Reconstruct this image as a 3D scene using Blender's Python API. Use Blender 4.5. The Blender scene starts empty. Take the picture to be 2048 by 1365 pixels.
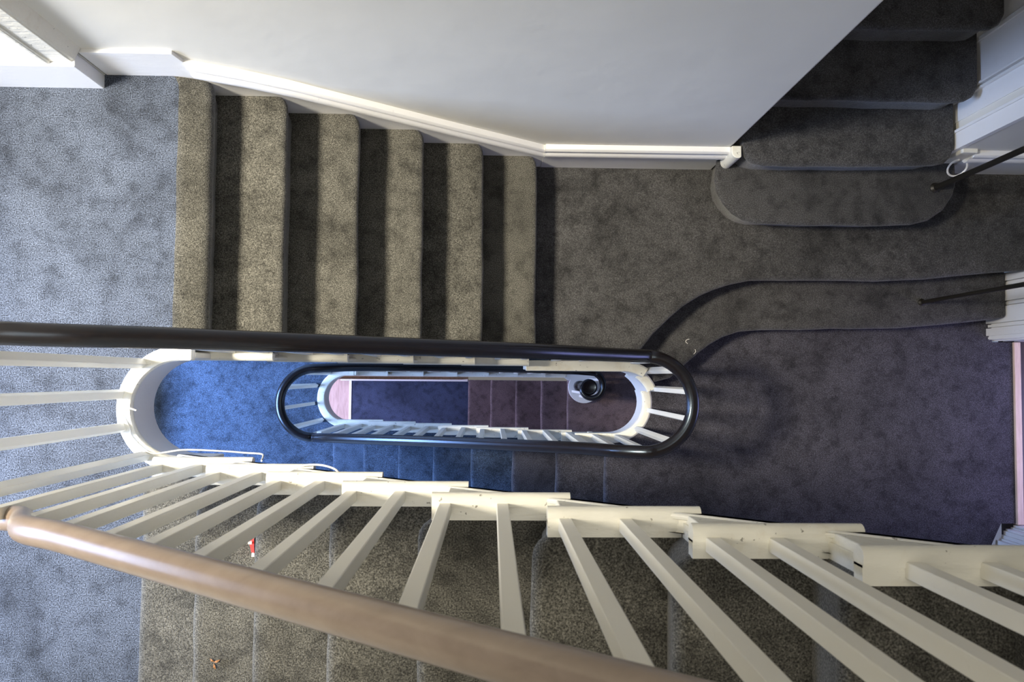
import bpy, bmesh, math, random
from mathutils import Vector, Matrix, noise as mn
random.seed(7)
C = bpy.context.scene.collection
PI = math.pi
def lin(r, g, b):
    f = lambda c: (c/255/12.92) if c/255 <= .04045 else ((c/255+.055)/1.055)**2.4
    return (f(r), f(g), f(b), 1)

# ------------------------------------------------------------------ materials
def newmat(name):
    m = bpy.data.materials.new(name); m.use_nodes = True
    nt = m.node_tree; b = nt.nodes['Principled BSDF']
    return m, nt, b
def pos(nt, scale=(1, 1, 1)):
    g = nt.nodes.new('ShaderNodeNewGeometry'); mp = nt.nodes.new('ShaderNodeMapping')
    mp.inputs['Scale'].default_value = scale
    nt.links.new(g.outputs['Position'], mp.inputs['Vector']); return mp.outputs['Vector']
def noise_n(nt, vec, scale, detail=2, rough=.5, dist=0):
    n = nt.nodes.new('ShaderNodeTexNoise'); n.inputs['Scale'].default_value = scale
    n.inputs['Detail'].default_value = detail; n.inputs['Roughness'].default_value = rough
    n.inputs['Distortion'].default_value = dist
    nt.links.new(vec, n.inputs['Vector']); return n.outputs['Fac']
def ramp(nt, fac, stops):
    r = nt.nodes.new('ShaderNodeValToRGB'); e = r.color_ramp.elements
    while len(e) < len(stops): e.new(.5)
    for k, (p, c) in enumerate(stops):
        e[k].position = p; e[k].color = c if len(c) == 4 else (*c, 1)
    nt.links.new(fac, r.inputs['Fac']); return r.outputs['Color']
def mul(nt, a, b):
    m = nt.nodes.new('ShaderNodeMix'); m.data_type = 'RGBA'; m.blend_type = 'MULTIPLY'
    m.inputs[0].default_value = 1; nt.links.new(a, m.inputs[6]); nt.links.new(b, m.inputs[7]); return m.outputs[2]
def mixc(nt, f, a, b):
    m = nt.nodes.new('ShaderNodeMix'); m.data_type = 'RGBA'
    nt.links.new(f, m.inputs[0])
    for s, v in ((6, a), (7, b)):
        if isinstance(v, tuple): m.inputs[s].default_value = v
        else: nt.links.new(v, m.inputs[s])
    return m.outputs[2]
def bump(nt, b, h, strength, dist):
    n = nt.nodes.new('ShaderNodeBump'); n.inputs['Strength'].default_value = strength
    n.inputs['Distance'].default_value = dist
    nt.links.new(h, n.inputs['Height']); nt.links.new(n.outputs['Normal'], b.inputs['Normal'])
def grey(v): return (v, v, v, 1)

def carpet(name, col, grain=260, contrast=1.0):
    m, nt, b = newmat(name)
    p = pos(nt)
    big = noise_n(nt, p, 3.2, 5, .62, .6)
    pat = ramp(nt, big, [(.33, grey(.52)), (.45, grey(.88)), (.60, grey(1.1)), (.75, grey(1.22))])
    med = noise_n(nt, p, 17, 3, .6)
    pat2 = ramp(nt, med, [(.32, grey(.62)), (.5, grey(1.0)), (.8, grey(1.12))])
    fine = noise_n(nt, p, grain, 1.5, .6)
    lo, hi = 1-.62*contrast, 1+1.0*contrast
    gr = ramp(nt, fine, [(.34, grey(lo)), (.5, grey(.9)), (.60, grey(1.2)), (.74, grey(hi))])
    rgb = nt.nodes.new('ShaderNodeRGB'); rgb.outputs[0].default_value = col
    c = mul(nt, mul(nt, rgb.outputs[0], pat), mul(nt, pat2, gr))
    nt.links.new(c, b.inputs['Base Color'])
    b.inputs['Roughness'].default_value = .92
    b.inputs['Specular IOR Level'].default_value = .12
    b.inputs['Sheen Weight'].default_value = .25
    b.inputs['Sheen Roughness'].default_value = .45
    bump(nt, b, fine, .55, .004)
    return m
def paint(name, col, dirt=(.55, .47, .33, 1), amount=.25, rough=.38, lump=.25):
    m, nt, b = newmat(name)
    p = pos(nt)
    n1 = noise_n(nt, p, 9, 5, .65, .3)
    f = ramp(nt, n1, [(.53, grey(0)), (.68, grey(amount))])
    c = mixc(nt, f, col, dirt)
    n2 = noise_n(nt, p, 55, 3, .7)
    f2 = ramp(nt, n2, [(.665, grey(0)), (.70, grey(min(1, amount*2.2)))])
    c = mixc(nt, f2, c, (.10, .085, .06, 1))
    nt.links.new(c, b.inputs['Base Color'])
    b.inputs['Roughness'].default_value = rough
    n3 = noise_n(nt, pos(nt, (1, 3, 3)), 22, 3, .6)
    bump(nt, b, n3, lump, .01)
    return m
def wallmat(name, col):
    m, nt, b = newmat(name)
    p = pos(nt)
    n1 = noise_n(nt, p, 1.6, 4, .55)
    c = mixc(nt, ramp(nt, n1, [(.35, grey(0)), (.7, grey(1))]), col, tuple(x*.93 for x in col[:3])+(1,))
    n2 = noise_n(nt, p, 14, 5, .7)
    c = mixc(nt, ramp(nt, n2, [(.70, grey(0)), (.82, grey(.25))]), c, (.45, .42, .36, 1))
    nt.links.new(c, b.inputs['Base Color']); b.inputs['Roughness'].default_value = .6
    bump(nt, b, noise_n(nt, p, 5, 3, .5), .12, .02)
    return m
def wood(name, c1, c2, axis=(1, 12, 12), rough=.4, scale=5, spec=.5, coat=0):
    m, nt, b = newmat(name)
    n = noise_n(nt, pos(nt, axis), scale, 4, .6, .5)
    c = ramp(nt, n, [(.3, c1), (.7, c2)])
    nt.links.new(c, b.inputs['Base Color']); b.inputs['Roughness'].default_value = rough
    b.inputs['Specular IOR Level'].default_value = spec
    b.inputs['Coat Weight'].default_value = coat; b.inputs['Coat Roughness'].default_value = .25
    return m
def plain(name, col, rough=.5, metal=0):
    m, nt, b = newmat(name)
    n = noise_n(nt, pos(nt), 30, 3, .6)
    c = mixc(nt, n, col, tuple(x*.8 for x in col[:3])+(1,))
    nt.links.new(c, b.inputs['Base Color'])
    b.inputs['Roughness'].default_value = rough; b.inputs['Metallic'].default_value = metal
    return m

M = {}
M['carpet'] = carpet('charcoal_pile_carpet', (.090, .087, .076, 1), 280, 1.1)
M['window_light_carpet'] = carpet('carpet_with_window_light', (.066, .078, .104, 1), 260, 1.3)  # blue light of the landing window mixed into the carpet colour
M['purple_light_carpet'] = carpet('carpet_with_purple_light', (.067, .065, .079, 1), 230, .9)  # purple light from the right doorway mixed into the pile colour
M['shaded_carpet'] = carpet('carpet_with_shade', (.066, .065, .066, 1), 230, .75)  # shade of the dim right side put into a darker pile
M['blue_light_carpet'] = carpet('carpet_with_blue_light', (.064, .088, .132, 1), 230, .9)  # part of the lower window's blue light sits in this colour
M['brown_carpet'] = carpet('brownish_carpet', (.15, .108, .112, 1), 200, .7)
M['hall_carpet'] = carpet('hall_carpet', (.040, .052, .095, 1), 200, .7)
M['cream'] = paint('cream_gloss_paint', (.76, .745, .67, 1), amount=.34, rough=.36)
M['baluster'] = paint('baluster_cream_paint', (.81, .79, .715, 1), amount=.02, rough=.4, lump=.05)
M['fascia'] = paint('fascia_paint', (.68, .68, .70, 1), amount=.05, rough=.5, lump=.08)
M['skirting'] = paint('skirting_white_gloss', (.80, .80, .80, 1), amount=.05, rough=.35, lump=.05)
M['wall'] = wallmat('cream_wall_emulsion', (.74, .725, .66, 1))
M['black_rail'] = wood('black_gloss_handrail', (.006, .004, .004, 1), (.013, .009, .008, 1), (2, 14, 14), .26, 5, .7, 0)
M['black_rail'].node_tree.nodes['Principled BSDF'].inputs['Specular Tint'].default_value = (.6, .78, 1, 1)  # blue of the reflected light is tinted into the gloss
M['brown_rail'] = wood('brown_polished_handrail', (.19, .143, .112, 1), (.24, .187, .150, 1), (1, 10, 10), .36, 3, .7, .3)
M['iron'] = plain('dark_iron', (.018, .015, .010, 1), .45, .2)
M['parquet'] = wood('pale_pink_wood_floor', (.40, .27, .23, 1), (.56, .40, .35, 1), (14, 2, 2), .35, 4)
M['panel'] = wood('orange_brown_panel', (.33, .16, .08, 1), (.50, .27, .15, 1), (2, 12, 12), .45, 5)
M['strip'] = wood('pale_pine_strip', (.62, .45, .34, 1), (.76, .60, .48, 1), (14, 2, 2), .5, 5)
M['dark_floor'] = wood('dark_floorboards', (.02, .012, .008, 1), (.05, .03, .018, 1), (10, 2, 2), .4, 5)
M['cable'] = plain('white_cable', (.78, .76, .70, 1), .4)
M['red'] = plain('red_wrapper', (.62, .03, .02, 1), .3)
M['white'] = plain('white_plastic', (.85, .82, .76, 1), .4)
M['leaf'] = plain('dry_brown_leaf', (.30, .13, .04, 1), .7)
M['glassframe'] = plain('white_window_frame', (.8, .8, .78, 1), .4)

# ------------------------------------------------------------------ helpers
def link(name, bm, mat, parent=None, smooth=False, bevel=0, seg=2):
    bmesh.ops.recalc_face_normals(bm, faces=bm.faces)
    me = bpy.data.meshes.new(name); bm.to_mesh(me); bm.free()
    o = bpy.data.objects.new(name, me); C.objects.link(o)
    for m in (mat if isinstance(mat, list) else [mat]): me.materials.append(m)
    if smooth:
        for p in me.polygons: p.use_smooth = True
        me.set_sharp_from_angle(angle=math.radians(38))
    if bevel:
        b = o.modifiers.new('bevel', 'BEVEL'); b.width = bevel; b.segments = seg; b.limit_method = 'ANGLE'
        b.angle_limit = math.radians(40)
        for p in me.polygons: p.use_smooth = True
        b.harden_normals = True
    if parent: o.parent = parent
    return o
def box(bm, x0, x1, y0, y1, z0, z1):
    v = [bm.verts.new((x, y, z)) for x in (x0, x1) for y in (y0, y1) for z in (z0, z1)]
    for f in ((0, 1, 3, 2), (4, 6, 7, 5), (0, 4, 5, 1), (2, 3, 7, 6), (0, 2, 6, 4), (1, 5, 7, 3)):
        bm.faces.new([v[i] for i in f])
def prism(bm, pts, axis, a, b):
    """closed polygon pts extruded from a to b along axis ('y' or 'z')"""
    mk = (lambda p, t: (p[0], t, p[1])) if axis == 'y' else (lambda p, t: (p[0], p[1], t))
    A = [bm.verts.new(mk(p, a)) for p in pts]; B = [bm.verts.new(mk(p, b)) for p in pts]
    n = len(pts)
    bm.faces.new(A); bm.faces.new(B[::-1])
    for i in range(n): bm.faces.new((A[i], A[(i+1) % n], B[(i+1) % n], B[i]))
def sweep(bm, path, prof, closed_ends=True, up=Vector((0, 0, 1))):
    """prof: list of (side, up) offsets"""
    rings = []
    n = len(path)
    for i, p in enumerate(path):
        t = (path[min(i+1, n-1)]-path[max(i-1, 0)]).normalized()
        s = t.cross(up).normalized(); u = s.cross(t).normalized()
        rings.append([bm.verts.new(p+s*a+u*b) for a, b in prof])
    k = len(prof)
    for i in range(n-1):
        for j in range(k):
            bm.faces.new((rings[i][j], rings[i][(j+1) % k], rings[i+1][(j+1) % k], rings[i+1][j]))
    if closed_ends: bm.faces.new(rings[0][::-1]); bm.faces.new(rings[-1])
def circ(r, n=10): return [(r*math.cos(2*PI*i/n), r*math.sin(2*PI*i/n)) for i in range(n)]
def smooth_path(pts, sub=6):
    pts = [Vector(p) for p in pts]; out = []
    for i in range(len(pts)-1):
        p0 = pts[max(i-1, 0)]; p1 = pts[i]; p2 = pts[i+1]; p3 = pts[min(i+2, len(pts)-1)]
        for k in range(sub):
            t = k/sub
            out.append(.5*((2*p1)+(p2-p0)*t+(2*p0-5*p1+4*p2-p3)*t*t+(3*p1-p0-3*p2+p3)*t**3))
    out.append(pts[-1]); return out
def empty(name, loc=(0, 0, 0)):
    o = bpy.data.objects.new(name, None); C.objects.link(o); o.location = loc
    o.empty_display_size = .1
    return o
def tag(o, label=None, cat=None, group=None, kind=None):
    if label: o['label'] = label
    if cat: o['category'] = cat
    if group: o['group'] = group
    if kind: o['kind'] = kind
    return o
def struct(name, bm, mat, label=None, **k):
    return tag(link(name, bm, mat, **k), label, kind='structure')
def part(name, bm, mat, parent, loc=(0, 0, 0), **k):
    return link(name, bm, mat, parent, **k)

def nose_profile(th, r=.019, under=.022):
    """(inset, dz) rows from the flat top over the rounded nose to the underside"""
    rows = [(r+.03, 0), (r+.004, 0)]
    for k in range(1, 8):
        a = k/8*PI
        rows.append((r-r*math.sin(a), -r+r*math.cos(a)))
    rows += [(r+under*.3, -2*r), (r*.3+under, -2*r-.006), (r*.3+under, -th)]
    return rows
def big_nose(th):
    rows = [(.098, 0), (.092, -.001), (.075, -.006), (.055, -.014)]
    for k in range(0, 8):
        a = (.12+.88*k/7)*PI*.93
        rows.append((.036-.036*math.sin(a), -.062+.036*math.cos(a)))
    rows += [(.03, -.10), (.032, -th)]
    return rows
def slab(name, edge, rest, z, th, mat, parent=None, prof=None, wob=.0025, left=True, const=None):
    """solid whose plan outline is edge + rest; edge gets a rolled carpet nosing.
    outward normal of edge is to the left of travel if left else right"""
    prof = prof or nose_profile(th)
    e = [Vector((p[0], p[1], 0)) for p in edge]
    # refine long segments
    fine = []
    for i in range(len(e)-1):
        L = (e[i+1]-e[i]).length; k = max(1, int(L/.06))
        for j in range(k): fine.append(e[i].lerp(e[i+1], j/k))
    fine.append(e[-1]); e = fine
    N = []
    for i in range(len(e)):
        t = (e[min(i+1, len(e)-1)]-e[max(i-1, 0)]).normalized()
        N.append(Vector((*const, 0)) if const else Vector((-t.y, t.x, 0)) if left else Vector((t.y, -t.x, 0)))
    bm = bmesh.new(); rings = []
    for ins, dz in prof:
        ring = []
        for i, p in enumerate(e):
            w = wob*mn.noise(Vector((p.x*7+z*3, p.y*7, z*5)))*2
            w2 = wob*.6*mn.noise(Vector((p.x*9, p.y*9, z*11+3)))*2
            q = p-N[i]*(ins-w)
            ring.append(bm.verts.new((q.x, q.y, z+dz+(w2 if dz < 0 and dz > -.06 else 0))))
        for p in rest: ring.append(bm.verts.new((p[0], p[1], z+dz)))
        rings.append(ring)
    n = len(rings[0])
    for a, b in zip(rings, rings[1:]):
        for i in range(n):
            j = (i+1) % n
            if (a[i].co-b[i].co).length < 1e-9 and (a[j].co-b[j].co).length < 1e-9: continue
            try: bm.faces.new((a[i], a[j], b[j], b[i]))
            except ValueError: pass
    ft = bm.faces.new(rings[0]); ft.material_index = 1 if isinstance(mat, list) else 0; bm.faces.new(rings[-1][::-1])
    bmesh.ops.remove_doubles(bm, verts=bm.verts, dist=1e-6)
    bmesh.ops.triangulate(bm, faces=[f for f in bm.faces if len(f.verts) > 4])
    return link(name, bm, mat, parent, smooth=True)

# ------------------------------------------------------------------ measures
R = .18                                    # riser
YC0, YC1, YC2 = -.112, -.128, -.157        # centre of the well at the three levels
YWN, YWS = 1.003, -1.24
YF = -1.236                    # walls either side of the stair
XL = -2.35                                 # left wall
XCL0, XCM, XCL2 = -1.015, .618, -.985      # centres of the rounded well ends
RI, RO = .156, .206

def arc(cx, cy, r, a0, a1, n=14):
    return [(cx+r*math.cos(math.radians(a0+(a1-a0)*i/n)), cy+r*math.sin(math.radians(a0+(a1-a0)*i/n))) for i in range(n+1)]

# ------------------------------------------------------------------ flights
def flight(root_name, label, noses, s, yin, yout, step_depth=.30, corner_in=.0, corner_out=.04,
           ends=True, end_yin=None, string_drop=.20, extra_len=.30, skip_ends=(), mat='carpet'):
    """noses: list of (X, z, depth); s=+1 noses face +X, -1 face -X.
    yin: carpet edge at the well side, yout: edge at the wall side."""
    x0 = sum(a[0] for a in noses)/len(noses)
    root = empty(root_name, (0, 0, 0))
    tag(root, label, 'staircase')
    sg = 1 if yout > yin else -1
    for k, n in enumerate(noses):
        X, z = n[0], n[1]; dep = n[2] if len(n) > 2 else step_depth
        cin, cout = corner_in, corner_out
        edge = []
        if cin:
            edge += [(X-s*.055, yin), (X-s*.03, yin+sg*.004), (X-s*.012, yin+sg*.018), (X-s*.003, yin+sg*.032), (X, yin+sg*.05)]
        else:
            edge += [(X, yin)]
        if cout:
            edge += [(X, yout-sg*cout*1.3), (X-s*.004, yout-sg*cout*.75), (X-s*.012, yout-sg*cout*.38), (X-s*.024, yout-sg*cout*.12), (X-s*.045, yout)]
        else:
            edge += [(X, yout)]
        rest = [(X-s*dep, yout), (X-s*dep, yin)]
        # travel goes in +sg y; outward is s*x
        left = (s*sg < 0)
        st = slab('carpeted_step', edge, rest, z, R+.035, M['purple_light_carpet' if (mat == 'blue_light_carpet' and k < 2 and s < 0) else mat], root, left=left, const=(s, 0))  # top two steps coloured less blue, so the window light seems to fade
        if ends and k not in skip_ends:
            ey = end_yin
            bm = bmesh.new()
            xa, xb = X-s*.03, X-s*(.03+extra_len)
            lo, hi = min(xa, xb), max(xa, xb)
            ya, yb = ey, ey+sg*.028
            # rounded return nosing over the string, running past the next riser
            prof = []
            for q in range(9):
                a = -PI/2+PI*q/8
                prof.append((ya+sg*(.014-.014*math.cos(a)), z-.010+.017*math.sin(a)))
            A = [bm.verts.new((lo, p[0], p[1])) for p in prof]+[bm.verts.new((lo, yb+sg*.004, z+.005)), bm.verts.new((lo, yb+sg*.004, z-.027))]
            B = [bm.verts.new((hi, v.co.y, v.co.z)) for v in A]
            nn = len(A); bm.faces.new(A); bm.faces.new(B[::-1])
            for i in range(nn): bm.faces.new((A[i], A[(i+1) % nn], B[(i+1) % nn], B[i]))
            # flat tread end behind it
            xc = X-s*.292
            ty = yin+sg*.006
            v0, v1 = min(yb, ty), max(yb, ty)
            box(bm, min(xa, xc), max(xa, xc), v0, v1, z-.026, z+.003)
            # riser end piece under it
            xr = X-s*.055
            box(bm, min(xr, xr-s*.02), max(xr, xr-s*.02), v0+.001, v1-.001, z-R+.003, z-.02)
            link('tread_end', bm, M['cream'], st, smooth=True)
    # string board following the pitch under the tread ends
    if ends:
        bm = bmesh.new()
        a, b = noses[0], noses[-1]
        up = []
        pts_top, pts_bot = [], []
        order = sorted(noses, key=lambda q: q[0])
        lo, hi = order[0], order[-1]
        g = (hi[0]-lo[0])/(len(order)-1); sl = (hi[1]-lo[1])/(hi[0]-lo[0])
        xa, xb = lo[0]-(.0 if s < 0 else .12), hi[0]+(.20 if s < 0 else .03)
        # saw-tooth upper line
        for q in order:
            X, z = q[0], q[1]
            if s < 0:
                pts_top += [(X+.06, z-R-.02), (X+.06, z-.02)]
            else:
                pts_top += [(X-.06, z-.02), (X-.06, z-R-.02)]
        pts_top = [(p[0], p[1]) for p in pts_top]
        first_z = lo[1]+sl*(pts_top[0][0]-lo[0])-string_drop
        last_z = hi[1]+sl*(pts_top[-1][0]+.14-hi[0])-string_drop
        if s > 0:
            pts_top = [(pts_top[0][0]-.14, pts_top[0][1])]+pts_top
            last_z = hi[1]+sl*(pts_top[-1][0]+.02-hi[0])-string_drop
            poly = pts_top+[(pts_top[-1][0]+.02, pts_top[-1][1]-.0), (pts_top[-1][0]+.02, last_z-.03), (pts_top[0][0], lo[1]+sl*(pts_top[0][0]-lo[0])-string_drop)]
        else:
            pts_top = pts_top+[(pts_top[-1][0]+.16, pts_top[-1][1])]
            poly = pts_top+[(pts_top[-1][0], last_z), (pts_top[0][0]-.02, first_z-.03), (pts_top[0][0]-.02, pts_top[0][1])]
        ysa, ysb = end_yin+sg*.012, end_yin+sg*.048
        prism(bm, poly, 'y', min(ysa, ysb), max(ysa, ysb))
        link('string_board', bm, M['cream'], root, bevel=.003)
        # thin bead along the lower edge of the string
        bm = bmesh.new()
        p0, p1 = (poly[-2] if s > 0 else poly[-2]), (poly[-1] if s > 0 else poly[-3])
        if s > 0: p0, p1 = poly[-1], poly[-2]
        path = [Vector((p0[0]+(p1[0]-p0[0])*t, end_yin+sg*.016, p0[1]+(p1[1]-p0[1])*t+.006)) for t in (0, .5, 1)]
        sweep(bm, path, circ(.007, 8)); link('edge_bead', bm, M['cream'], root, smooth=True)
    return root

nA = [-1.054, -.829, -.611, -.382, -.156, .082, .320, .532, .77, 1.0, 1.23]
A = flight('stair_flight', 'nearest carpeted flight at the bottom, climbing right behind the white balusters',
       [(x, (i+1)*R) for i, x in enumerate(nA)], -1, -.305, YF, corner_in=.05, corner_out=0, end_yin=-.252)
nB = [(-.737, -.18), (-.508, -.36), (-.280, -.54), (-.040, -.72), (.197, -.90)]
B = flight('stair_flight', 'five olive grey carpeted steps descending right below the large cream wall',
       nB, 1, .095, YWN-.004, corner_in=0, corner_out=.045, end_yin=.048)
nC = [(.346, -1.62), (.120, -1.80), (-.113, -1.98), (-.344, -2.16), (-.573, -2.34), (-.814, -2.52), (-1.045, -2.70)]
Cf = flight('stair_flight', 'blue lit carpeted flight under the lower side of the oval black handrail',
       [(x, z) for x, z in nC], -1, -.345, YF, corner_in=.05, corner_out=0, end_yin=-.292, mat='blue_light_carpet')
nD = [(-.705, -3.06), (-.468, -3.24), (-.227, -3.42), (.011, -3.60), (.244, -3.78), (.477, -3.96)]
D = flight('stair_flight', 'lowest railed flight, seen as a row of pale tread ends leading to the scroll',
       nD, 1, .052, YWN-.004, corner_in=0, corner_out=0, end_yin=-.004, mat='blue_light_carpet')
# flight to the hall floor
nE = [(.442, -4.50), (.224, -4.68), (-.005, -4.86), (-.220, -5.04)]
Ef = flight('stair_flight', 'four dark steps at the very bottom between the hall carpet and brown floor',
       [(x, z) for x, z in nE], -1, -.035, YF, corner_in=0, corner_out=0, ends=False, mat='brown_carpet')

# flight E: doorway flight going up and away at the right, first step round ended
F = empty('stair_flight'); tag(F, 'dark flight rising through the opening at upper right from a round ended step', 'staircase')
e1 = ([(1.012, .99), (1.0, .90), (1.012, .84), (1.04, .79), (1.08, .745), (1.13, .715), (1.19, .70), (1.35, .695), (1.55, .695), (1.8, .698), (1.90, .703), (1.98, .725), (2.05, .775), (2.095, .84), (2.11, .90), (2.105, .985)])
slab('carpeted_step', e1, [(1.9, 1.3), (1.15, 1.3)], -.90, R+.003, M['shaded_carpet'], F, left=False)
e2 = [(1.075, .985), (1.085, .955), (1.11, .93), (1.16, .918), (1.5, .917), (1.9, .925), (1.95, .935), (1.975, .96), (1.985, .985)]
slab('carpeted_step', e2, [(1.99, 1.02), (1.99, 1.45), (1.07, 1.45), (1.07, 1.02)], -.72, R+.02, M['shaded_carpet'], F, left=False, const=(0, -1))
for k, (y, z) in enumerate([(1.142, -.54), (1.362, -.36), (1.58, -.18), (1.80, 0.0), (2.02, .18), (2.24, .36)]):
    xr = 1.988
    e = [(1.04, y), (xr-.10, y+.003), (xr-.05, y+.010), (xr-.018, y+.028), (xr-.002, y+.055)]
    slab('carpeted_step', e, [(xr, y+.30), (1.04, y+.30)], z, R+.02, M['shaded_carpet'], F, left=False, const=(0, -1))

# curved winding step between the two landing levels at the right
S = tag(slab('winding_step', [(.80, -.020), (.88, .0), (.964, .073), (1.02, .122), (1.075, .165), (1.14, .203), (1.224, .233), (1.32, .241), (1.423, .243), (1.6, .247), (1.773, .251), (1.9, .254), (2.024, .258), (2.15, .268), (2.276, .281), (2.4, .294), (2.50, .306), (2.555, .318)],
         [(2.555, .62), (1.25, .60), (1.0, .5), (.85, .36), (.72, .20), (.66, .10), (.72, .07), (.79, .02)], -1.26, R+.02, M['shaded_carpet'], left=False),
        'wide curved carpet step sweeping right from the black handrail bend', 'step')

# ------------------------------------------------------------------ landings (floors)
o = slab('floor', [(-.949, .092), (-.949, .94), (-.953, .965), (-.962, .985), (-.985, YWN-.002)],
     [(XL, YWN), (XL, YWS), (-.95, YWS), (-.95, -.31)]+arc(XCL0, YC0, RO-.012, 270, 90, 20)+[(-1.0, .092)], 0, .22, [M['carpet'], M['window_light_carpet']], prof=big_nose(.22), left=False, const=(1, 0))  # flat top tinted with blue light, rolled nosing left plain
tag(o, 'upper left landing in carpet tinted with blue window light', kind='structure')
m1e = [(.707, .138), (.76, .205), (.837, .285), (.90, .34), (.979, .388), (1.05, .421), (1.121, .444), (1.217, .462), (1.33, .467), (1.455, .467), (1.63, .467), (1.814, .468), (1.93, .473), (2.054, .481), (2.18, .492), (2.296, .505), (2.441, .519), (2.56, .527), (2.9, .54), (3.4, .55)]
o = slab('floor', [(.655, .092)]+m1e, [(3.4, YWN), (.13, YWN), (.13, .092)], -1.08, R+.03, M['shaded_carpet'], left=False)
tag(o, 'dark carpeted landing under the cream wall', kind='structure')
ring = arc(XCM, YC1, RO-.012, -90, 40, 16)
o = slab('floor', [(.579, YWS), (.579, -.39), (.583, -.365), (.60, -.345)],
     ring+[(.85, .1), (1.2, .45), (2.6, .45), (2.6, .20), (2.715, .20), (2.715, -.735), (2.63, -.735), (2.58, -.84), (2.58, YWS)], -1.44, .22, M['purple_light_carpet'], left=True, const=(-1, 0))
tag(o, 'large dark carpeted landing at right', kind='structure')
o = slab('floor', [(-.95, .09), (-.95, YWN)],
     [(XL, YWN), (XL, YWS), (-1.0, YWS), (-1.0, -.33)]+arc(XCL2, YC2, RO-.012, 270, 90, 20), -2.88, .20, M['blue_light_carpet'], left=False)
tag(o, 'lower left landing in blue lit carpet', kind='structure')
o = slab('floor', [(.662, YWS), (.662, YWN)], [(3.4, YWN), (3.4, YWS)], -4.32, .2, M['brown_carpet'], left=True)
tag(o, 'brownish carpeted floor around the scroll newel', kind='structure')
bm = bmesh.new(); box(bm, -1.365, .3, YWS, -.035, -5.32, -5.22)
struct('floor', bm, M['hall_carpet'], 'navy carpet on the lowest hall floor')
bm = bmesh.new(); box(bm, XL, -1.385, YWS, YWN, -5.32, -5.225)
struct('floor', bm, M['parquet'], 'pale pink wooden floor at the lowest level')
bm = bmesh.new(); box(bm, -1.385, -1.363, YWS, -.035, -5.30, -5.213)
struct('trim_1', bm, M['skirting'], 'white strip between pink wood floor and navy carpet')
bm = bmesh.new(); box(bm, 2.735, 3.4, -1.0, .4, -1.60, -1.445)
struct('floor', bm, M['dark_floor'], 'dark floor beyond the threshold at the right edge')
bm = bmesh.new(); box(bm, 2.708, 2.742, -.74, .20, -1.56, -1.425)
struct('trim_2', bm, M['strip'], 'pale wooden threshold strip', bevel=.003)

# curved well nosings with fascia
def well_ring(name, cx, cy, a0, a1, z, drop, label, tail=0, ri=RI, ro=RO, taildir=1):
    n = max(4, int(abs(a1-a0)/7))
    pl = arc(cx, cy, 1, a0, a1, n)
    dirs = [Vector((x-cx, y-cy, 0)) for x, y in pl]
    base = [Vector((cx, cy, 0))]*len(dirs)
    prof = [(ro, -.03), (ro, .002), (ro-.008, .010), (ri+.014, .012), (ri+.004, .008), (ri, 0), (ri, -.014), (ri+.004, -.022), (ri+.008, -.024), (ri+.008, -drop), (ri+.03, -drop), (ri+.03, -.03)]
    bm = bmesh.new(); rings = []
    for d in dirs:
        rings.append([bm.verts.new((cx+d.x*r, cy+d.y*r, z+h)) for r, h in prof])
    k = len(prof)
    for a, b in zip(rings, rings[1:]):
        for j in range(k):
            f = bm.faces.new((a[j], a[(j+1) % k], b[(j+1) % k], b[j]))
            if j in (8, 9): f.material_index = 1
    bm.faces.new(rings[0]); bm.faces.new(rings[-1][::-1])
    me = struct(name, bm, [M['cream'], M['fascia']], label, smooth=True)
    return me
well_ring('trim_3', XCL0, YC0, 272, 88, 0, .19, 'cream rounded nosing and grey fascia around the left end of the well')
well_ring('trim_4', XCM, YC1, -92, 22, -1.44, .20, 'cream rounded nosing around the right end of the well')
well_ring('trim_5', XCM, YC1, 22, 56, -1.26, .34, 'cream well nosing beside the winding step')
well_ring('trim_6', XCM, YC1, 56, 92, -1.08, .34, 'cream well nosing beside the middle landing')
well_ring('trim_7', XCL2, YC2, 272, 88, -2.88, .19, 'pale rounded nosing around the lower left end of the well')
# straight well edges between flights and rings
def edge_run(name, x0, x1, yo, sg, z, drop, label):
    bm = bmesh.new()
    box(bm, x0, x1, min(yo, yo+sg*.05), max(yo, yo+sg*.05), z-.03, z+.010)
    box(bm, x0, x1, min(yo+sg*.008, yo+sg*.03), max(yo+sg*.008, yo+sg*.03), z-drop, z-.028)
    struct(name, bm, M['cream'], label, bevel=.005)
edge_run('trim_8', -1.02, -.98, .044, 1, 0, .19, 'cream well edge of the upper left landing')
edge_run('trim_9', -1.02, -.93, -.268, -1, 0, .19, 'cream well edge at the foot of the nearest flight')
edge_run('trim_10', .16, .62, .028, 1, -1.08, .30, 'cream well edge of the middle landing')
edge_run('trim_11', .43, .62, -.284, -1, -1.44, .20, 'cream well edge of the right landing')
edge_run('trim_12', -1.0, -.94, -.001, 1, -2.88, .19, 'pale well edge of the lower left landing')
# top tread ends belonging to the landings (nosing returns)
def land_end(name, xa, xb, yo, sg, z, label):
    bm = bmesh.new(); box(bm, xa, xb, min(yo, yo+sg*.058), max(yo, yo+sg*.058), z-.028, z+.006)
    struct(name, bm, M['cream'], label, bevel=.008)
land_end('trim_13', -1.0, -.979, .045, 1, 0, 'cream nosing return at the head of the steps by the cream wall')
land_end('trim_14', .609, .45, -.289, -1, -1.44, 'cream nosing return at the head of the blue lit flight')
land_end('trim_15', -1.2+.24, -.925, .0, 1, -2.88, 'pale nosing return at the head of the lowest railed flight')
land_end('trim_16', .42, .64, -.004, 1, -4.14-.0, 'pale bottom tread end before the scroll')

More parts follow.
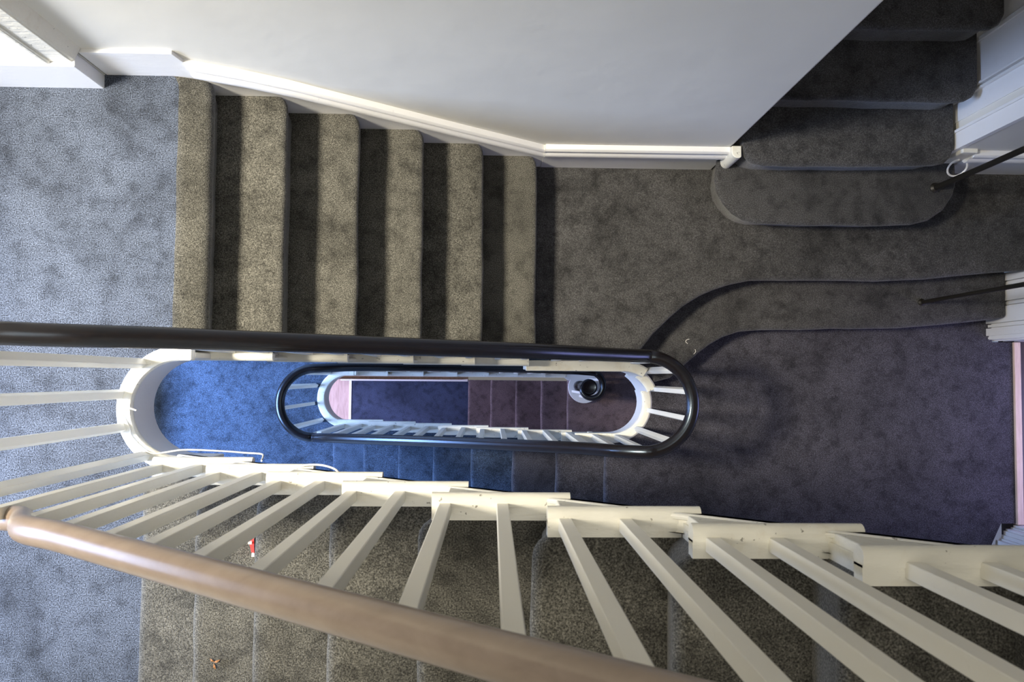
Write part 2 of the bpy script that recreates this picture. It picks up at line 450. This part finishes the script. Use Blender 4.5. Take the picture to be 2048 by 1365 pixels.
# ------------------------------------------------------------------ railings
def rail_profile(w=.056, h=.046):
    return [(w/2*math.cos(a)*(1.0), h/2*math.sin(a)) for a in [2*PI*i/16 for i in range(16)]]
def arc3(cx, cy, r, a0, a1, z0, z1, n=16):
    return [(x, y, z0+(z1-z0)*i/n) for i, (x, y) in enumerate(arc(cx, cy, r, a0, a1, n))]
def balu(parent, x, y, z0, z1, w=.026, rot=0, d=None, mat='baluster'):
    bm = bmesh.new(); d = d or w
    box(bm, -w/2, w/2, -d/2, d/2, 0, z1-z0)
    bmesh.ops.transform(bm, matrix=Matrix.Translation((x, y, z0))@Matrix.Rotation(rot, 4, 'Z'), verts=bm.verts)
    return link('baluster', bm, M[mat], parent, bevel=.002, seg=1)

# rail over the nearest flight
ra = empty('stair_railing'); tag(ra, 'nearest railing with brown polished handrail and cream square balusters', 'railing')
def zA(x):  # centre height of the handrail over flight A
    return R*(1+(x+1.054)/.2282)+.80
pA = [(x, -.285, zA(x)) for x in (1.35, .9, .5, .1, -.3, -.6, -.75)]
pA += [(-.87, -.290, zA(-.87)-.005), (-.95, -.298, .985), (-1.04, -.306, .915), (-1.12, -.303, .875), (-1.19, -.278, .862), (-1.24, -.225, .86)]
bm = bmesh.new(); sweep(bm, smooth_path(pA, 8), rail_profile(.053, .046))
link('handrail', bm, M['brown_rail'], ra, smooth=True)
bm = bmesh.new(); box(bm, -.0065, .0065, -.0065, .0065, -.002, .002)
bmesh.ops.transform(bm, matrix=Matrix.Translation((-1.03, -.316, .941)), verts=bm.verts)
tag(link('bolt_plug', bm, M['iron'], ra), 'dark bolt hole in the handrail joint')
xsA = [(325, -1.0)]
bals = [(-1.006, 1), (-.885, 1), (-.772, 2), (-.655, 2), (-.555, 3), (-.443, 3), (-.330, 4), (-.215, 4), (-.097, 5), (.027, 5), (.146, 6), (.264, 6), (.385, 7), (.495, 7), (.640, 8), (.755, 8), (.87, 9), (.98, 9), (1.10, 10), (1.21, 10)]
for x, i in bals:
    balu(ra, x, -.287, i*R+.002, zA(x)-.018)

# long black rail from the upper left landing round both bends down to the scroll
rb = empty('stair_railing'); tag(rb, 'long black oval handrail with pale balusters winding down the well to a scroll', 'railing')
RR = .195
pts = []
pts += arc3(-1.085, -.108, RR, 205, 92, .86, .86, 10)+[(-1.02, .086, .83)]
pts += [(-.93, .086, .78), (-.80, .088, .67), (-.55, .088, .475), (-.2, .088, .20), (.10, .088, -.04), (.30, .088, -.24), (.46, .088, -.42), (.57, .088, -.53)]
pts += arc3(.626, -.107, RR, 88, -88, -.585, -.60, 18)
pts += [(.52, -.303, -.66), (.38, -.304, -.79), (.1, -.312, -1.02), (-.3, -.324, -1.345), (-.7, -.340, -1.67), (-.88, -.348, -1.83), (-.96, -.355, -1.93)]
pts += arc3(-1.022, -.160, .199, 272, 92, -2.01, -2.04, 18)
pts += [(-.92, .046, -2.08), (-.80, .052, -2.17), (-.5, .056, -2.40), (-.1, .056, -2.71), (.3, .054, -3.02), (.55, .048, -3.21), (.68, .044, -3.36)]
# scroll
cx, cy = .745, -.075
spr = []
for k in range(20):
    a = math.radians(74-k*14.2); r = .116-.068*(k/19)**1.35
    spr.append((cx+r*math.cos(a), cy+r*math.sin(a), -3.40-.002*k))
pts += spr
path = smooth_path(pts, 3)
# taper the section towards the scroll
bm = bmesh.new()
prof = rail_profile(.054, .046)
n = len(path); rings = []
for i, p in enumerate(path):
    t = (path[min(i+1, n-1)]-path[max(i-1, 0)]).normalized()
    s = t.cross(Vector((0, 0, 1))).normalized(); u = s.cross(t).normalized()
    k = 1.0 if i < n-60 else 1-.42*(i-(n-60))/60
    rings.append([bm.verts.new(p+s*a*k+u*b) for a, b in prof])
for i in range(n-1):
    for j in range(16): bm.faces.new((rings[i][j], rings[i][(j+1) % 16], rings[i+1][(j+1) % 16], rings[i+1][j]))
bm.faces.new(rings[0][::-1]); bm.faces.new(rings[-1])
link('handrail', bm, M['black_rail'], rb, smooth=True)
def rail_z(x, y, lo=0, hi=None):
    best = min(path[lo:hi], key=lambda p: (p.x-x)**2+(p.y-y)**2); return best.z-.018
nn = len(path)
iB0, iB1 = 0, 0
# index ranges of the path pieces
def rng(f): return [i for i, p in enumerate(path) if f(p)]
rB = rng(lambda p: p.y > -.1 and p.z > -.62); rC = rng(lambda p: p.y < -.1 and -2.05 < p.z < -.58)
rM = rng(lambda p: p.x > .58 and -.62 < p.z < -.5); rL2 = rng(lambda p: p.x < -.9 and -2.06 < p.z < -1.9); rD = rng(lambda p: p.y > 0 and p.z < -2.03)
def zr(idx, x, y):
    best = None
    for i in idx:
        if i+1 >= len(path): continue
        a, b = path[i], path[i+1]; d = Vector((b.x-a.x, b.y-a.y)); L = d.length_squared
        t = 0 if L < 1e-12 else max(0, min(1, ((x-a.x)*d.x+(y-a.y)*d.y)/L))
        q = a.lerp(b, t); e = (q.x-x)**2+(q.y-y)**2
        if best is None or e < best[0]: best = (e, q.z)
    return best[1]-.014
# landing balusters round the left end
for a in (126, 166, 202, 242):
    x = -1.035+(RR-.018)*math.cos(math.radians(a)); y = -.110+(RR-.018)*math.sin(math.radians(a))
    z1 = .85 if a < 210 else .86
    balu(rb if a < 206 else ra, x, y, .006, z1, .026, math.radians(a))
# flight B balusters
for X, z in nB:
    for dx in (.055, .17): balu(rb, X-dx, .088, z+.002, zr(rB, X-dx, .088))
for x in (.29, .42, .54): balu(rb, x, .086, -1.07, zr(rB, x, .088))
# right bend
for a, z in ((80, -1.07), (50, -1.25), (18, -1.43), (-17, -1.43), (-52, -1.43), (-86, -1.43)):
    x = .626+(RR-.004)*math.cos(math.radians(a)); y = -.112+(RR-.004)*math.sin(math.radians(a))
    balu(rb, x, y, z, -.60, .026, math.radians(a), .022)
for x, z in ((.53, -1.43), (.43, -1.43)): balu(rb, x, -.305, z, zr(rC, x, -.305))
for X, z in nC:
    for dx in (.065, .18): 
        y = -.305-.03*(.35-(X+dx))/1.3
        balu(rb, X+dx, y, z+.002, zr(rC, X+dx, y))
for a in (262, 228, 190, 153, 116):
    x = -1.022+.197*math.cos(math.radians(a)); y = -.160+.197*math.sin(math.radians(a))
    balu(rb, x, y, -2.874, -2.03, .026, math.radians(a), .022)
for X, z in nD+[(.68, -4.14)]:
    for dx in (.055, .17): balu(rb, X-dx, .038, z+.002, zr(rD, X-dx, .038), .024)
# scroll balusters and newel
for k in range(3, 16, 4):
    p = spr[k]; balu(rb, p[0], p[1], -4.135, p[2]-.015, .02, 0)
bm = bmesh.new()
def lathe(bm, cx, cy, prof, n=20):
    rings = [[bm.verts.new((cx+r*math.cos(2*PI*j/n), cy+r*math.sin(2*PI*j/n), z)) for j in range(n)] for r, z in prof]
    for a, b in zip(rings, rings[1:]):
        for j in range(n): bm.faces.new((a[j], a[(j+1) % n], b[(j+1) % n], b[j]))
    bm.faces.new(rings[0][::-1]); bm.faces.new(rings[-1])
lathe(bm, cx, cy, [(.045, -4.14), (.045, -4.0), (.03, -3.97), (.036, -3.9), (.026, -3.6), (.034, -3.5), (.04, -3.46)])
link('newel_post', bm, M['black_rail'], rb, smooth=True)
bm = bmesh.new(); lathe(bm, cx, cy, [(.04, -3.47), (.058, -3.455), (.063, -3.44), (.062, -3.425), (.052, -3.415), (.046, -3.418)], 28)
link('newel_cap', bm, M['black_rail'], rb, smooth=True)
# curtail step under the scroll
ct = empty('curtail_step'); tag(ct, 'pale round ended bottom step under the small handrail scroll', 'step')
bm = bmesh.new()
ol = [(.45, .018), (.70, .018)]+arc(.80, -.085, .135, 100, -190, 26)+[(.68, .06), (.45, .07)]
ol = [(.45, .075), (.45, -.004), (.62, -.004), (.66, -.03)]+arc(.790, -.085, .135, 150, 390, 24)+[(.90, .075)]
prism(bm, ol, 'z', -4.168, -4.14); link('tread', bm, M['fascia'], ct, bevel=.005)
bm = bmesh.new(); ol2 = [(.47, .07), (.47, .01), (.63, .01), (.68, -.02)]+arc(.790, -.085, .115, 150, 390, 24)+[(.88, .07)]
prism(bm, ol2, 'z', -4.318, -4.168); link('riser', bm, M['cream'], ct)
slab('carpet_cover', [(.66, .095), (.66, YWN-.01)], [(.42, YWN-.01), (.42, .095)], -4.138, R-.005, M['carpet'], ct, left=False)

# ------------------------------------------------------------------ walls
zt = 4.6
bm = bmesh.new(); prism(bm, [(-1.29, YWN), (1.035, YWN), (1.035, YWN+.14), (-1.29, YWN+.14)], 'z', -5.35, zt)
struct('wall_north', bm, M['wall'], 'large cream wall beside the stairs', bevel=.012, seg=3)
bm = bmesh.new(); box(bm, XL-.1, -1.29, .99, 1.14, -5.35, zt)
struct('wall_north_left', bm, M['wall'], 'pale wall at the top left')
bm = bmesh.new(); box(bm, 2.02, 3.5, YWN, YWN+.12, -5.35, zt)
struct('wall_north_right', bm, M['wall'], 'beige wall right of the stair opening')
bm = bmesh.new(); box(bm, 1.035, 2.02, YWN+.0, YWN+.1, -5.35, -1.30); struct('wall_below_opening', bm, M['wall'])
bm = bmesh.new(); box(bm, 2.015, 2.12, YWN+.12, 3.0, -1.2, zt); struct('wall_stair_right', bm, M['skirting'], 'white panelled side wall of the dark flight')
bm = bmesh.new(); box(bm, .93, 1.033, YWN+.14, 3.0, -1.2, zt); struct('wall_stair_left', bm, M['wall'])
bm = bmesh.new(); box(bm, .93, 2.12, 3.0, 3.1, -1.2, zt); struct('wall_stair_end', bm, M['wall'])
bm = bmesh.new(); box(bm, XL-.1, 3.5, YWS-.12, YWS, -5.35, zt); struct('wall_south', bm, M['wall'])
bm = bmesh.new(); box(bm, 3.4, 3.5, YWS, YWN, -5.35, zt); struct('wall_east', bm, M['wall'])
# left wall with window openings
bm = bmesh.new()
for (z0, z1, y0, y1) in [(-5.35, -4.9, YWS, 1.0), (-3.5, -2.6, YWS, 1.0), (-1.0, .15, YWS, 1.0), (1.62, 1.8, YWS, 1.0)]:
    box(bm, XL-.12, XL, y0, y1, z0, z1)
for (z0, z1) in [(-4.9, -3.5), (-2.6, -1.0), (.15, 1.62)]:
    box(bm, XL-.12, XL, YWS, -1.05, z0, z1); box(bm, XL-.12, XL, .85, 1.0, z0, z1)
struct('wall_west', bm, M['wall'], 'wall with the windows that light the landings')
for k, (z0, z1) in enumerate([(.15, 1.62), (-2.6, -1.0), (-4.9, -3.5)]):
    bm = bmesh.new(); y0, y1 = -1.05, .85
    for (a, b, c, d) in [(y0, y0+.05, z0, z1), (y1-.05, y1, z0, z1), (y0, y1, z0, z0+.05), (y0, y1, z1-.05, z1)]:
        box(bm, XL-.08, XL-.04, a, b, c, d)
    struct('window_%d' % (k+1), bm, M['glassframe'])

# skirting of the cream wall
bm = bmesh.new()
TOPL = [(-.99, .135), (-.70, -.045), (-.16, -.470), (.225, -.765)]
board = [(-1.285, -.02), (-1.285, .185), (-1.0, .185), (-.99, .12)]+[(x, z-.02) for x, z in TOPL[1:]]+[(.225, -1.10), (-.05, -.95), (-.55, -.55), (-.99, -.2)]
prism(bm, board, 'y', YWN-.012, YWN+.01)
struct('baseboard_north', bm, M['skirting'], 'white sloping skirting between the cream wall and carpeted steps')
def mould(name, pts, label, face=-1, y=YWN, drop=.0):
    o_ = []
    bm = bmesh.new()
    # rows of (depth out of the wall, height below the top line)
    rows = [(.0, 0), (.010, -.004), (.017, -.014), (.018, -.024), (.012, -.034), (.012, -.044), (.021, -.055), (.024, -.075), (.022, -.088), (.014, -.094), (.010, -.104), (0, -.105)]
    rr = []
    for (x, z) in pts:
        rr.append([bm.verts.new((x, y-.010-d if i not in (0, len(rows)-1) else y, z+h)) for i, (d, h) in enumerate(rows)])
    for a, b in zip(rr, rr[1:]):
        for j in range(len(rows)-1): bm.faces.new((a[j], a[j+1], b[j+1], b[j]))
    bm.faces.new(rr[0]); bm.faces.new(rr[-1][::-1])
    return struct(name, bm, M['skirting'], label, smooth=True)
mould('trim_17', [(-.985, .12), (-.84, .045), (-.70, -.045), (-.44, -.25), (-.16, -.470), (.03, -.615), (.225, -.765)], 'moulded top edge of the sloping skirting')
bm = bmesh.new(); box(bm, .225, 1.03, YWN-.014, YWN+.01, -1.09, -.80); struct('baseboard_landing', bm, M['skirting'], 'white skirting of the middle landing')
mould('trim_18', [(.226, -.752), (.6, -.752), (1.03, -.752)], 'moulded top edge of the landing skirting')
bm = bmesh.new(); box(bm, 2.12, 3.4, YWN-.016, YWN+.01, -1.09, -.80); struct('baseboard_right', bm, M['skirting'], 'white skirting right of the opening')
mould('trim_19', [(2.10, -.745), (2.7, -.745), (3.4, -.745)], 'moulded top of the skirting right of the opening')
# plinth block at the left corner of the opening
bm = bmesh.new()
prism(bm, [(1.024, 1.0), (1.024, .975)]+arc(1.05, .972, .026, 180, 290, 6)+[(1.066, .952), (1.066, 1.0)], 'z', -.90, -.72)
struct('trim_20', bm, M['cream'], 'rounded white plinth at the corner of the cream wall', bevel=.004)
bm = bmesh.new(); box(bm, 2.03, 2.10, .985, 1.02, -.90, -.72)
struct('trim_21', bm, M['cream'], 'small cream plinth at the right corner of the opening', bevel=.006)
# right jamb of the opening: upright board with mouldings
bm = bmesh.new()
box(bm, 2.004, 2.03, YWN-.002, 1.072, -.9, zt)
box(bm, 1.998, 2.03, 1.072, 1.084, -.9, zt)
box(bm, 2.000, 2.03, 1.205, 1.215, -.9, zt); box(bm, 1.994, 2.03, 1.222, 1.232, -.9, zt)
box(bm, 2.006, 2.03, 1.232, 1.40, -.9, zt); box(bm, 1.998, 2.03, 1.40, 1.42, -.9, zt)
struct('trim_22', bm, M['skirting'], 'white moulded upright lining of the stair opening', bevel=.002)

# left doorway casing with its tall skirting
bm = bmesh.new(); box(bm, XL, -1.292, .945, .99, -.01, .19)
struct('baseboard_left', bm, M['skirting'], 'white skirting block at the top left', bevel=.004)
bm = bmesh.new()
box(bm, -1.375, -1.300, .958, .99, .19, zt); box(bm, -1.383, -1.370, .950, .99, .19, zt); box(bm, -1.372, -1.366, .952, .96, .19, zt)
struct('trim_23', bm, M['cream'], 'cream moulded door architrave at the top left', bevel=.003)
bm = bmesh.new(); prism(bm, [(-1.30, .99), (-1.30, .962), (-1.293, .965), (-1.275, 1.003), (-1.275, 1.02)], 'z', .19, zt)
struct('trim_24', bm, M['cream'], 'angled cream fillet between architrave and wall')

# piers of the doorway at the right edge
def pier(name, y0, y1, x0, ztop, zb, label, ridges):
    bm = bmesh.new()
    box(bm, x0+.018, 3.35, y0+(.018 if y0+y1 > 0 else 0), y1-(0 if y0+y1 > 0 else .018), zb, ztop)
    fs = [0]+list(ridges)+[1]
    for k in range(len(fs)-1):      # upright mouldings of the face, with fine gaps
        a, b = y0+(y1-y0)*fs[k], y0+(y1-y0)*fs[k+1]
        xo = x0-(.010 if k % 2 else 0)
        box(bm, xo, x0+.02, a+.003, b-.003, zb, ztop)
    w = [.030, .012, .045, .010, .05, .06, .012, .09, .2, .2]; xx = x0+.004
    for k, ww in enumerate(w):
        e = .008 if k % 2 else 0
        if y0+y1 > 0: box(bm, xx, xx+ww-.005, y0-e, y0+.02, zb, ztop)
        else: box(bm, xx, xx+ww-.005, y1-.02, y1+e, zb, ztop)
        xx += ww
    return struct(name, bm, M['skirting'], label)
pier('trim_25', .212, .545, 2.580, zt, -1.46, 'white moulded door jamb above the pale threshold strip', (.05, .18, .24, .5, .56, .8, .86))
pier('trim_26', YWS, -.845, 2.600, zt, -1.46, 'bluish white stepped door jamb below the pale threshold strip', (.75, .86, .93))
bm = bmesh.new(); box(bm, 2.655, 3.3, -.84, -.775, -1.46, zt)
for k, (xa, xb, yy) in enumerate([(2.612, 2.628, -.822), (2.632, 2.640, -.812), (2.644, 2.662, -.795), (2.667, 2.690, -.765), (2.694, 2.702, -.757), (2.707, 2.80, -.745), (2.805, 2.90, -.750)]):
    box(bm, xa, xb, -.85, yy, -1.46, zt)
struct('trim_27', bm, M['skirting'], 'stepped mouldings of the lower door jamb')

# panel and skirting under the lowest railed flight
bm = bmesh.new(); prism(bm, [(-1.6, -5.22), (-.225, -5.22), (-.225, -3.62), (-1.0, -3.1), (-1.6, -3.1)], 'y', -.026, -.006)
struct('wall_under_flight', bm, M['panel'], 'orange brown wooden panel under the lowest railed flight')
bm = bmesh.new(); box(bm, -1.45, -.225, -.050, -.026, -5.22, -5.10)
struct('baseboard_hall', bm, M['skirting'], 'white skirting at the foot of the wooden panel', bevel=.004)

# ------------------------------------------------------------------ small things
def tube(name, pts, r, mat, sub=6, parent=None):
    bm = bmesh.new(); sweep(bm, smooth_path(pts, sub), circ(r, 8)); return link(name, bm, M[mat], parent, smooth=True)
c1 = tube('cable', [(-1.150, -.119, .016), (-1.172, -.112, .022), (-1.195, -.122, .018), (-1.185, -.148, .016), (-1.168, -.178, .016), (-1.160, -.205, .016), (-1.132, -.235, .016), (-1.09, -.258, .016), (-1.0, -.247, .0), (-.86, -.248, .03), (-.777, -.248, .08), (-.725, -.248, .105), (-.698, -.248, .16), (-.68, -.256, .24)], .0028, 'cable')
tag(c1, 'thin white cable curling over the rounded left end of the well', 'cable')
c2 = tube('cable', [(-.54, -.258, .36), (-.50, -.248, .41), (-.46, -.247, .43), (-.415, -.248, .50), (-.40, -.258, .51)], .0028, 'cable')
tag(c2, 'short piece of white cable beyond the third tread end of the nearest flight', 'cable')
c4 = tube('cable', [(2.075+.042*math.cos(a)+.01, .955+.030*math.sin(a), -.885+.03*math.sin(a)+.03) for a in [math.radians(100+30*i) for i in range(11)]], .0045, 'white', 3)
tag(c4, 'small loop of white cable at the right end of the round ended step', 'cable')
# poles
def pole(name, x, y, z, top, r, label, group=None):
    root = empty(name, (x, y, z))
    bm = bmesh.new(); sweep(bm, [Vector((0, 0, .0)), Vector((0, .001, .4)), Vector(top)], circ(r, 12), up=Vector((1, 0, 0)))
    link('rod', bm, M['iron'], root, smooth=True)
    bm = bmesh.new(); lathe(bm, 0, 0, [(r*1.9, 0), (r*1.9, .004), (r*1.1, .012)], 12); link('foot_plate', bm, M['iron'], root, smooth=True)
    tag(root, label, 'pole')
    return root
pole('metal_pole', 2.007, .873, -.899, (.015, .03, 2.6), .0125, 'thin dark upright rod standing on the round ended step')
pole('metal_pole', 2.134, .386, -1.259, (.01, .0, 3.0), .0095, 'thin dark upright rod standing on the wide curved step')
# wrapper
w = empty('sweet_wrapper', (-.662, -.475, .366)); tag(w, 'small red and white wrapper lying against a step between balusters', 'wrapper')
bm = bmesh.new()
vs = [bm.verts.new(p) for p in [(-.010, .022, .012), (.010, .024, .03), (.012, 0, .034), (.008, -.026, .016), (-.002, -.028, .003), (-.008, -.004, .004)]]
bm.faces.new(vs); r_ = bmesh.ops.extrude_face_region(bm, geom=list(bm.faces)); bmesh.ops.translate(bm, vec=(-.001, 0, -.004), verts=[v for v in r_['geom'] if isinstance(v, bmesh.types.BMVert)])
link('film', bm, M['red'], w, smooth=False)
for b_ in ((.002, .010, -.030, -.020, .012, .022), (-.006, .004, .006, .013, .017, .030)):
    bm = bmesh.new(); box(bm, *b_); link('print_patch', bm, M['white'], w)
# leaf scrap
bm = bmesh.new()
for (dx, dy, an, L) in [(0, 0, .4, .020), (.002, .001, 2.4, .016), (.0, -.002, -1.2, .018)]:
    a = [bm.verts.new((dx, dy, .001)), bm.verts.new((dx+L*.5*math.cos(an)+.003*math.sin(an), dy+L*.5*math.sin(an)-.003*math.cos(an), .006)), bm.verts.new((dx+L*math.cos(an), dy+L*math.sin(an), .003)), bm.verts.new((dx+L*.5*math.cos(an)-.003*math.sin(an), dy+L*.5*math.sin(an)+.003*math.cos(an), .005))]
    bm.faces.new(a)
r_ = bmesh.ops.extrude_face_region(bm, geom=list(bm.faces)); bmesh.ops.translate(bm, vec=(0, 0, .0012), verts=[v for v in r_['geom'] if isinstance(v, bmesh.types.BMVert)])
bmesh.ops.translate(bm, vec=(-.765, -.802, .361), verts=bm.verts)
tag(link('leaf_scrap', bm, M['leaf']), 'tiny brown dried leaf scrap on the second step of the nearest flight', 'leaf')
# lint threads
l1 = tube('lint_thread', [(.972, .192, -1.258), (.958, .188, -1.256), (.954, .178, -1.256), (.964, .170, -1.258)], .0013, 'white', 4)
tag(l1, 'white curl of lint on the curved step, farther from the rail bend', 'lint')
l2 = tube('lint_thread', [(.993, .118, -1.257), (1.003, .130, -1.256), (1.000, .142, -1.257)], .0012, 'white', 4)
tag(l2, 'white lint thread at the front edge of the curved step', 'lint')

# ------------------------------------------------------------------ light
def area(name, loc, target, size, energy, col, sy=None, spread=None):
    l = bpy.data.lights.new(name, 'AREA'); l.energy = energy; l.color = col; l.size = size
    if sy: l.shape = 'RECTANGLE'; l.size_y = sy
    if spread: l.spread = math.radians(spread)
    o = bpy.data.objects.new(name, l); C.objects.link(o); o.location = loc
    d = Vector(target)-Vector(loc); o.rotation_euler = d.to_track_quat('-Z', 'Y').to_euler(); return o
area('upper_window_light', (-3.1, .25, 4.3), (-1.25, .25, -.3), .7, 90, (1.0, .91, .73), spread=60)
area('skylight', (.0, -.1, 4.4), (-.2, 0, 0), 1.8, 26, (1.0, .94, .83), 1.2)
area('landing_window_light', (-3.3, -.35, .78), (-1.4, -.30, .0), 1.3, 48, (.46, .62, 1.0), .65, spread=75)
area('lower_window_light', (-3.3, -.25, -1.0), (-1.0, -.25, -2.8), 1.4, 310, (.34, .53, 1.0), 1.0)
area('hall_window_light', (-3.0, -.1, -4.1), (-.8, -.1, -5.1), 1.5, 170, (.54, .60, 1.0), 1.2)
area('door_light', (3.25, -.35, -.75), (1.0, -.1, -1.3), .8, 10, (.50, .47, 1.0), .8)
w = bpy.data.worlds.new('world'); bpy.context.scene.world = w; w.use_nodes = True
bg = w.node_tree.nodes['Background']; bg.inputs[0].default_value = (1.0, .97, .93, 1); bg.inputs[1].default_value = .17

# ------------------------------------------------------------------ camera
cd = bpy.data.cameras.new('camera'); cd.sensor_width = 36; cd.lens = 36*1600/2048; cd.clip_start = .02
cam = bpy.data.objects.new('camera', cd); C.objects.link(cam)
cam.matrix_world = Matrix(((0.99963026, -0.00929699, -0.02555211, 0), (0.00815002, 0.99897031, -0.04463078, 0), (0.02594073, 0.04440602, 0.99867672, 2.64865), (0, 0, 0, 1)))
cd.dof.use_dof = True; cd.dof.focus_distance = 3.2; cd.dof.aperture_fstop = 10
sc = bpy.context.scene; sc.camera = cam
sc.view_settings.view_transform = 'Standard'; sc.view_settings.look = 'None'
sc.view_settings.exposure = .12; sc.view_settings.gamma = 1
